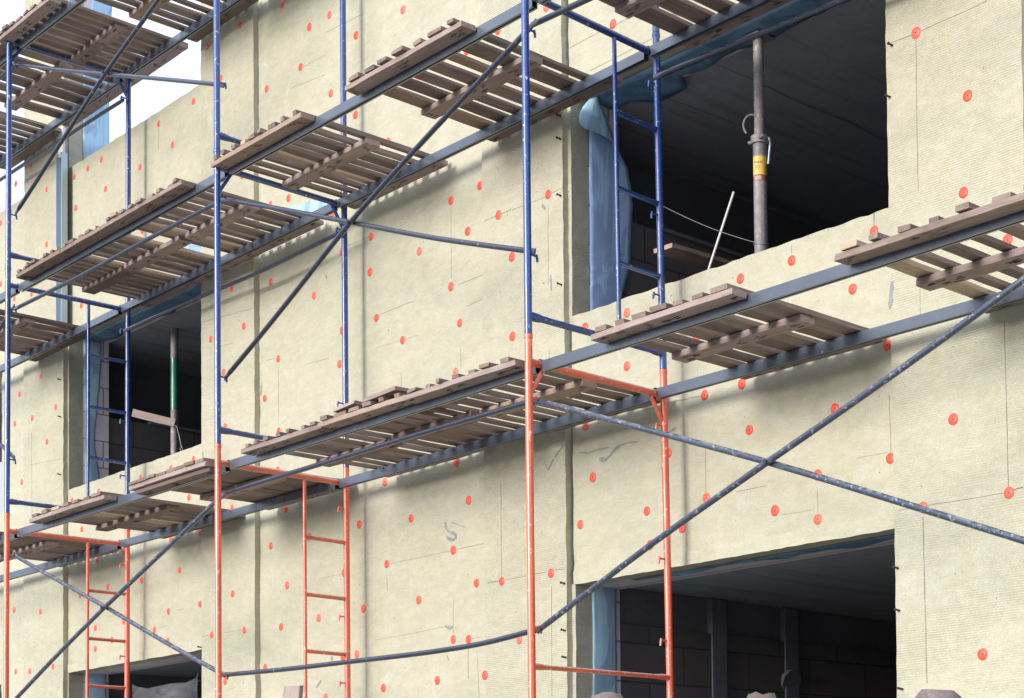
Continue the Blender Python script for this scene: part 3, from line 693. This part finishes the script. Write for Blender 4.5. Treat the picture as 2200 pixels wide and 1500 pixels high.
deck('CD', 1, -4.95, -3.80, 7, .055, 'pale slatted deck panel at the right edge of the picture', fresh=False)
deck('CD', 2, -7.05, -6.02, 6, .040, 'deck panel at the top edge just right of the blue ladder frame')
deck('CD', 2, -5.98, -4.90, 7, .040, 'deck panel at the top edge in front of the dark window')
deck('ZA', 1, -15.55, -14.38, 8, .030, 'slatted deck panel cut by the left edge, level with the orange frames')
deck('ZA', 2, -16.10, -14.86, 7, .045, 'slatted deck panel cut by the left edge at half height')
deck('ZA', 3, -15.35, -14.10, 6, .055, 'deck panel with wide gaps at the upper left corner, left of the top blue pole')
deck('ZA', 3, -16.75, -15.50, 8, .045, 'deck panel farthest down the top deck, cut by the left edge')
deck('AB', 3, -14.085, -13.12, 8, .022, 'deck panel of closely set boards resting over the end of the left pole', mid=[(-14.0, -13.63), (-13.60, -13.16)], yo=5.40)
deck('AB', 3, -12.96, -11.98, 7, .055, 'slatted deck panel at the top left with white sky showing through its gaps')
deck('AB', 3, -11.95, -10.95, 7, .040, 'deck panel touching the second pole at the top edge of the picture')
# loose boards sprung up on the butted panels
for xx, L, rz, ry, lab in ((-9.0, .21, .10, -.10, 'small grey offcut lying tilted on the long lower deck'), (-8.60, .34, .03, -.05, 'longer pale offcut lying tilted on the long lower deck')):
    m_ = board_mb(.45, L, .022, xx); o = m_.build('offcut_board', M['wood_batten'], bevel=.0015)
    o.location = (xx, 5.66, Z1+BT+.047); o.rotation_euler = (0, ry, rz); tag(o, lab, 'loose board', 'offcut boards lying on the long lower deck')

# ------------------------------------------------------------------ brace tubes
YR = D+.062
def brace_tube(pts, r=.0155, Y=YR, ends=(True, True)):
    m_ = MB(); P_ = [atY(x, y, Y) if len(q) == 0 else None for (x, y, *q) in pts]
    # resample through the surveyed points
    out = []
    for i in range(len(P_)-1):
        for k in range(4): out.append(P_[i].lerp(P_[i+1], k/4))
    out.append(P_[-1])
    for _ in range(3):
        out = [out[0]]+[(out[i-1]+out[i]*2+out[i+1])/4 for i in range(1, len(out)-1)]+[out[-1]]
    rs = [r]*len(out); d0 = (out[1]-out[0]).normalized(); d1 = (out[-1]-out[-2]).normalized()
    pts2, fl = [], []
    if ends[0]:
        pts2 += [out[0]-d0*.012, out[0]+d0*.03, out[0]+d0*.07]; fl += [(1.2, .3), (1.15, .35), (1, 1)]
    else: pts2 += [out[0]]; fl += [(1, 1)]
    L0 = (out[-1]-out[0]).length
    for p in out[1:-1]:
        if (p-out[0]).length > .1 and (p-out[-1]).length > .1: pts2.append(p); fl.append((1, 1))
    if ends[1]: pts2 += [out[-1]-d1*.07, out[-1]-d1*.03, out[-1]+d1*.012]; fl += [(1, 1), (1.15, .35), (1.2, .3)]
    else: pts2 += [out[-1]]; fl += [(1, 1)]
    # flatten in the vertical plane of the braces (across Y)
    pts2 = [Vector(p) for p in pts2]; n = 14; rings = []
    for i, p in enumerate(pts2):
        t = (pts2[min(i+1, len(pts2)-1)]-pts2[max(i-1, 0)]).normalized(); v = t.cross(OV).normalized(); u = v.cross(t)
        rings.append([p+(v*math.cos(2*math.pi*k/n)*fl[i][0]+u*math.sin(2*math.pi*k/n)*fl[i][1])*r for k in range(n)])
    m_.add([q for g_ in rings for q in g_], [(i*n+k, i*n+(k+1) % n, (i+1)*n+(k+1) % n, (i+1)*n+k) for i in range(len(rings)-1) for k in range(n)], 0, True)
    m_.add(rings[0], [tuple(range(n))]); m_.add(rings[-1], [tuple(range(n))])
    return m_, pts2
def cross(label, t1, t2, piv, mat, off=.016):
    c = atY(*piv, YR); r = empty('cross_brace', c, label, 'scaffold brace', 'crossed brace tubes between the outer poles')
    for t, dy in ((t1, -off), (t2, off)):
        m_, _ = brace_tube(t); m_.v = [(v[0], v[1]+dy*max(0, 1-abs(v[0]-c.x)/1.2), v[2]) for v in m_.v]; m_.build('tube', mat, r)
    m_ = MB(); m_.tube([c+Vector((0, -.036, 0)), c+Vector((0, .036, 0))], .007, 10); m_.tube([c+Vector((0, -.039, 0)), c+Vector((0, -.035, 0))], .012, 10)
    m_.build('pivot_bolt', M['black'], r)
def single(name, label, pts, mat, Y=YR, ends=(True, True), r=.0155):
    m_, p = brace_tube(pts, r, Y, ends); o = m_.build(name, mat, origin=p[0]); tag(o, label, 'scaffold brace', 'single horizontal ties of the scaffold'); return o
cross('worn blue grey cross brace nearest the camera at the lower right', [(1157,1354), (1400,1168), (1655,994), (1930,800), (2235,574)], [(1150,860), (1400,926), (1655,994), (1930,1078), (2290,1190)], (1655,994), M['tube_worn'])
cross('dark cross brace in the middle bay above the long lower deck', [(484,812), (620,650), (757,478), (940,270), (1150,48)], [(480,428), (620,452), (757,478), (940,514), (1147,541)], (757,480), M['tube'])
cross('cross brace at the lower left between the orange frames', [(-20,1560), (105,1425), (228,1307), (345,1192), (480,1062)], [(30,1193), (125,1248), (228,1307), (350,1378), (481,1450)], (228,1306), M['tube_worn'])
cross('cross brace at the upper left in front of the sky', [(34,458), (130,310), (230,160), (310,45), (395,-75)], [(30,137), (130,150), (230,158), (350,170), (480,183)], (230,158), M['tube'])
single('tie_tube', 'dark tie tube along the bottom of the middle bay, bent up at the right', [(484,1450), (600,1440), (750,1422), (900,1405), (1000,1390), (1060,1378), (1157,1352)], M['tube'])
single('tie_tube', 'dark tie tube running under the long lower deck of the middle bay', [(482,1060), (700,994), (900,932), (1150,860)], M['tube'])
single('tie_tube', 'tie tube in front of the slatted deck in the left bay at half height', [(34,663), (180,590), (320,512), (478,430)], M['tube'])
single('tie_tube', 'short tie tube end at the top edge right of the tall blue pole', [(1143,54), (1290,-14), (1450,-90)], M['tube'])
YI = I-.05
single('inner_tie_tube', 'tie tube on the wall side passing the top of the left window', [(267,711), (420,642), (560,585), (735,498)], M['tube'], YI)
single('inner_tie_tube', 'tie tube on the wall side across the top of the large upper window', [(1407,166), (1560,103), (1760,22), (1960,-62)], M['tube'], YI)
single('inner_tie_tube', 'tie tube on the wall side at the upper left below the top deck', [(-60,425), (25,371), (150,288), (265,215)], M['tube'], YI)
# cut ends of braces from the bay beyond the left edge
for y0_, y1_, lab in ((190, 140, 'topmost brace tube end coming in from the left edge, by the planks'), (745, 658, 'brace tube end rising from the left edge at half height'), (930, 983, 'brace tube end falling from the left edge to the blue pole'), (1215, 1192, 'brace tube end at the left edge beside the orange pole')):
    k = (y1_-y0_)
    single('brace_end', lab, [(-120, y0_-k*1.2), (-50, y0_-k*.0+0), (14, y1_-k*.12), (28, y1_)] if False else [(-90, y1_-k*2.2), (-30, y1_-k*1.1), (30, y1_)], M['tube'])

# ------------------------------------------------------------------ things in the windows
PYY = 6.87
c = atY(1632, 300, PYY)
pr = empty('steel_prop', (c.x, PYY, S2-.04), 'grey steel prop with yellow sticker in the large upper window', 'steel prop')
cx_, cy_ = c.x, PYY
zc = c.z
m_ = MB(); m_.tube([(cx_, cy_, zc-.05), (cx_, cy_, H2-.03)], .031, 22)
for k in range(6):
    z = zc+.16+k*.062*1.15; a = math.radians(-118)
    m_.tube([(cx_+.0295*math.cos(a), cy_+.0295*math.sin(a), z), (cx_+.0318*math.cos(a), cy_+.0318*math.sin(a), z)], .0065, 8, 1)
m_.build('inner_tube', [M['steel'], M['black']], pr)
m_ = MB(); m_.tube([(cx_, cy_, S2-.03), (cx_, cy_, zc-.03)], .039, 24)
for k in range(9): m_.tube([(cx_, cy_, zc-.035-k*.009), (cx_, cy_, zc-.039-k*.009)], .0405, 24)
m_.build('outer_tube', M['steel'], pr)
m_ = MB(); m_.tube([(cx_, cy_, zc-.03), (cx_, cy_, zc+.015)], .052, 20); m_.tube([(cx_, cy_, zc+.01), (cx_, cy_, zc+.02)], [.052, .039], 20)
for an in (200, 320): 
    a = math.radians(an); d_ = Vector((math.cos(a), math.sin(a), 0)); o_ = Vector((cx_, cy_, zc-.008)); m_.tube([o_+d_*.04, o_+d_*.072], .013, 8, flat=[(1, .7)]*2)
m_.build('collar_nut', M['steel'], pr)
m_ = MB(); lx = RT*.058; o_ = Vector((cx_, cy_, zc)) 
m_.tube([o_+lx*.7+Vector((0, -.01, .012)), o_+lx*1.1+Vector((0, -.012, .005)), o_+lx*1.2+Vector((0, -.012, -.03)), o_+lx*1.02+Vector((0, -.015, -.15))], .008, 10); m_.build('handle', M['galv'], pr)
m_ = MB(); pts = [o_+Vector((0, -.03, .075))+RT*(-.022+.05*math.cos(math.radians(a)))+Vector((0, 0, .062*math.sin(math.radians(a)))) for a in range(-10, 240, 20)]
m_.tube(pts, .0062, 8); m_.build('locking_pin', M['steel'], pr)
m_ = MB(); m_.box(cx_-.07, cx_+.07, cy_-.07, cy_+.07, H2-.034, H2-.024); m_.build('head_plate', M['steel'], pr)
m_ = MB(); m_.box(cx_-.07, cx_+.07, cy_-.07, cy_+.07, S2-.039, S2-.030); m_.build('base_plate', M['steel'], pr)
zs0, zs1 = atY(1632, 374, PYY-.03).z, atY(1632, 332, PYY-.03).z
m_ = MB(); m_.tube([(cx_, cy_, zs0), (cx_, cy_, zs1)], .0396, 26, cap=False); m_.tube([(cx_, cy_, zs0-.035), (cx_, cy_, zs0-.001)], .0395, 26, 1, cap=False)
stk = m_.build('sticker', [M['yellow'], M['rust']], pr)
def cyl_text(txt, size, z, a0, mat, R=.0402):
    cu = bpy.data.curves.new('t', 'FONT'); cu.body = txt; cu.size = size; cu.align_x = 'CENTER'; cu.extrude = 0; cu.resolution_u = 2
    to = bpy.data.objects.new('t', cu); col.objects.link(to)
    me = bpy.data.meshes.new_from_object(to.evaluated_get(bpy.context.evaluated_depsgraph_get())); bpy.data.objects.remove(to)
    for v in me.vertices:
        a = a0+v.co.x/R; v.co = Vector((cx_+R*math.cos(a), cy_+R*math.sin(a), z+v.co.y))-pr.location
    me.materials.append(mat); o = bpy.data.objects.new('lettering', me); col.objects.link(o); o.parent = stk; o.location = -(stk.location)+stk.location*1 if False else (0, 0, 0); return o
af = math.atan2(-FW.y, -FW.x)
bpy.context.view_layer.update()
for tx, sz, z, a0, mt in (('max', .032, zs1-.050, af-.28, M['ink']), ('30', .034, zs1-.083, af-.42, M['ink']), ('300', .033, zs0-.031, af-.38, M['white'])):
    o = cyl_text(tx, sz, z, a0, mt)
    for v in o.data.vertices: v.co += pr.location - (pr.location+stk.location)
# green painted prop, left window
c = atY(375, 800, 7.2); zz = lambda y: atY(375, y, 7.2).z
pg = empty('steel_prop', (c.x, 7.2, 1.84), 'steel prop with a green painted middle in the left window', 'steel prop')
for (a, b, mt, r_) in ((1.845, zz(882), M['steel'], .034), (zz(882), zz(770), M['green'], .0342), (zz(770), zz(700), M['steel'], .034), (zz(700), H2+.02, M['rust'], .029)):
    m_ = MB(); m_.tube([(c.x, 7.2, a), (c.x, 7.2, b)], r_, 18); m_.build('tube', mt, pg)
m_ = MB(); m_.tube([(c.x, 7.2, zz(702)), (c.x, 7.2, zz(698))], .037, 18); m_.build('collar_nut', M['galv'], pg)
def plank(name, a, b, wv, th, mat, label):
    a, b = Vector(a), Vector(b); L = (b-a).length; m_ = board_mb(L, wv, th, L*77)
    o = m_.build(name, mat, bevel=.002); d_ = (b-a).normalized(); x_ = d_.cross(Vector((0, 0, 1))).normalized(); z_ = x_.cross(d_)
    o.matrix_world = Matrix(((x_.x, d_.x, z_.x, (a.x+b.x)/2), (x_.y, d_.y, z_.y, (a.y+b.y)/2), (x_.z, d_.z, z_.z, (a.z+b.z)/2), (0, 0, 0, 1)))
    tag(o, label, 'plank'); return o
p0 = atY(1424, 538, 7.0); plank('plank', p0, (p0.x, 7.8, p0.z+.01), .17, .028, M['wood_new'], 'pale plank sticking out above the sill in the large upper window')
p0 = atY(287, 896, 6.98); p1 = atY(378, 918, 7.18); plank('plank', p0, p1, .06, .07, M['wood_batten'], 'short board tied to the green prop in the left window')
a, b = atY(1535, 541, 7.3), atY(1577, 412, 7.3); m_ = MB(); m_.tube([a-(b-a)*.3, b], .0085, 10); tag(m_.build('rod', M['white'], origin=a), 'thin pale rod leaning beside the prop in the large upper window', 'rod')
wire_pts = [atY(1424, 443, I+.01).lerp(atY(1625, 522, PYY-.05), t)+Vector((0, 0, -.018*math.sin(math.pi*t))) for t in [i/16 for i in range(17)]]
m_ = MB(); m_.tube(wire_pts, .0022, 6)
e = wire_pts[-1]; m_.tube([Vector((cx_+.043*math.cos(a), cy_+.043*math.sin(a), e.z+.006*math.sin(2*a))) for a in [k*.35 for k in range(19)]], .0026, 6)
tag(m_.build('tie_wire', M['wire'], origin=wire_pts[0]), 'thin wire stretched from the blue ladder frame to the grey prop', 'wire')
q0 = atY(380, 915, 7.15); m_ = MB(); m_.tube([q0+Vector(v) for v in ((-.04, 0, .01), (0, -.03, .0), (.06, -.03, -.02), (.09, -.02, -.12), (.12, -.02, -.2), (.15, -.02, -.24), (.13, -.02, -.27), (.10, -.02, -.22))], .004, 6)
tag(m_.build('tie_wire', M['wire'], origin=q0), 'looped wire hanging from the green prop in the left window', 'wire')
# clear plastic sheeting, lower left window
t = NT('clear_sheeting'); n_ = t.noise(t.map(t.pos(), (1, 1, 3)), 2.2, 3, .5, .8)
t.set(Base_Color=(.40, .42, .48), Roughness=.35, Normal=t.bump(n_, .4, .03))
tb_ = t.n('ShaderNodeBsdfTransparent'); mx = t.n('ShaderNodeMixShader'); t.l(t.ramp(n_, .35, .75, .15, .5), mx.inputs[0]); t.l(tb_.outputs[0], mx.inputs[1]); t.l(t.b.outputs[0], mx.inputs[2]); t.l(mx.outputs[0], t.out.inputs[0])
m_ = MB(); rows = []
top = [(284,1470),(300,1476),(315,1479),(335,1475),(360,1470),(395,1466),(415,1450),(433,1430)]
for k in range(9):
    rows.append([])
    for i in range(len(top)-1):
        for s_ in range(3):
            x = top[i][0]+(top[i+1][0]-top[i][0])*s_/3; y = top[i][1]+(top[i+1][1]-top[i][1])*s_/3
            p = atY(x, y, 7.05); p.z -= k*.16; p.y += .07*noise.noise(Vector((p.x*3, k*.4, 1)))+.012*noise.noise(Vector((p.x*9, k*1., 1))); rows[-1].append(p)
m_.sheet(rows); tag(m_.build('plastic_sheet', t.m, origin=(-14.3, 7.05, 1.2)), 'crumpled clear plastic sheeting hung in the lower left window', 'sheet')
# blue film rolled behind the left deck
for pts_, lab in ((((392, 522), (505, 545), (498, 575), (432, 588)), 'pale blue film scrap hanging behind the middle deck of the left bay'), (((596, 452), (690, 428), (716, 438), (640, 470)), 'bright blue film scrap caught behind the second pole row')):
    m_ = MB(); A_, B_, C_, D_ = [atY(x, y, 6.555) for x, y in pts_]; rows = []
    for i in range(7):
        a_, b_ = A_.lerp(D_, i/6), B_.lerp(C_, i/6); rows.append([a_.lerp(b_, j/8)+Vector((0, .02*noise.noise(a_.lerp(b_, j/8)*6), 0)) for j in range(9)])
    m_.sheet(rows); o = m_.build('film_scrap', M['film_light'], origin=A_); so_ = o.modifiers.new('thick', 'SOLIDIFY'); so_.thickness = .0015; tag(o, lab, 'film')
# ------------------------------------------------------------------ boards poking up at the bottom edge
a = atY(628, 1479, D+.25)
m_ = board_mb(.5, .17, .03, 5); o = m_.build('leaning_board', M['wood_batten'], bevel=.002); o.location = (a.x, a.y, a.z-.235); o.rotation_euler = (math.radians(84), 0, math.radians(8))
tag(o, 'pale board end poking up at the bottom edge left of the orange ladder', 'board')
for i, (x, y, wd, lab) in enumerate(((1303, 1491, .19, 'rough brown timber end at the bottom edge, left one of three'), (1635, 1492, .13, 'rough brown timber end at the bottom edge, middle one of three'), (2015, 1487, .20, 'rough brown timber end at the bottom edge, right one of three'))):
    a = atY(x, y, 4.0); m_ = MB(); n = 12; pts = []
    lv_ = [-1.6, -.6, a.z-.35, a.z-.06, a.z-.02, a.z]; rs = [.5, .5, .5, .5, .44, .3]
    prof = []
    for z, f in zip(lv_, rs): prof.append([Vector((a.x+wd*f*math.cos(2*math.pi*k/n)*(1+.06*noise.noise(Vector((k, z*9, i)))), 4.0+.05*math.sin(2*math.pi*k/n), z+.012*noise.noise(Vector((k*.9, i, z))))) for k in range(n)])
    m_.add([q for g_ in prof for q in g_], [(j*n+k, j*n+(k+1) % n, (j+1)*n+(k+1) % n, (j+1)*n+k) for j in range(len(prof)-1) for k in range(n)], 0, True); m_.add(prof[-1], [tuple(range(n))])
    tag(m_.build('timber_post', M['timber'], origin=(a.x, 4.0, -1.6)), lab, 'timber post', 'rough timber ends at the bottom edge')
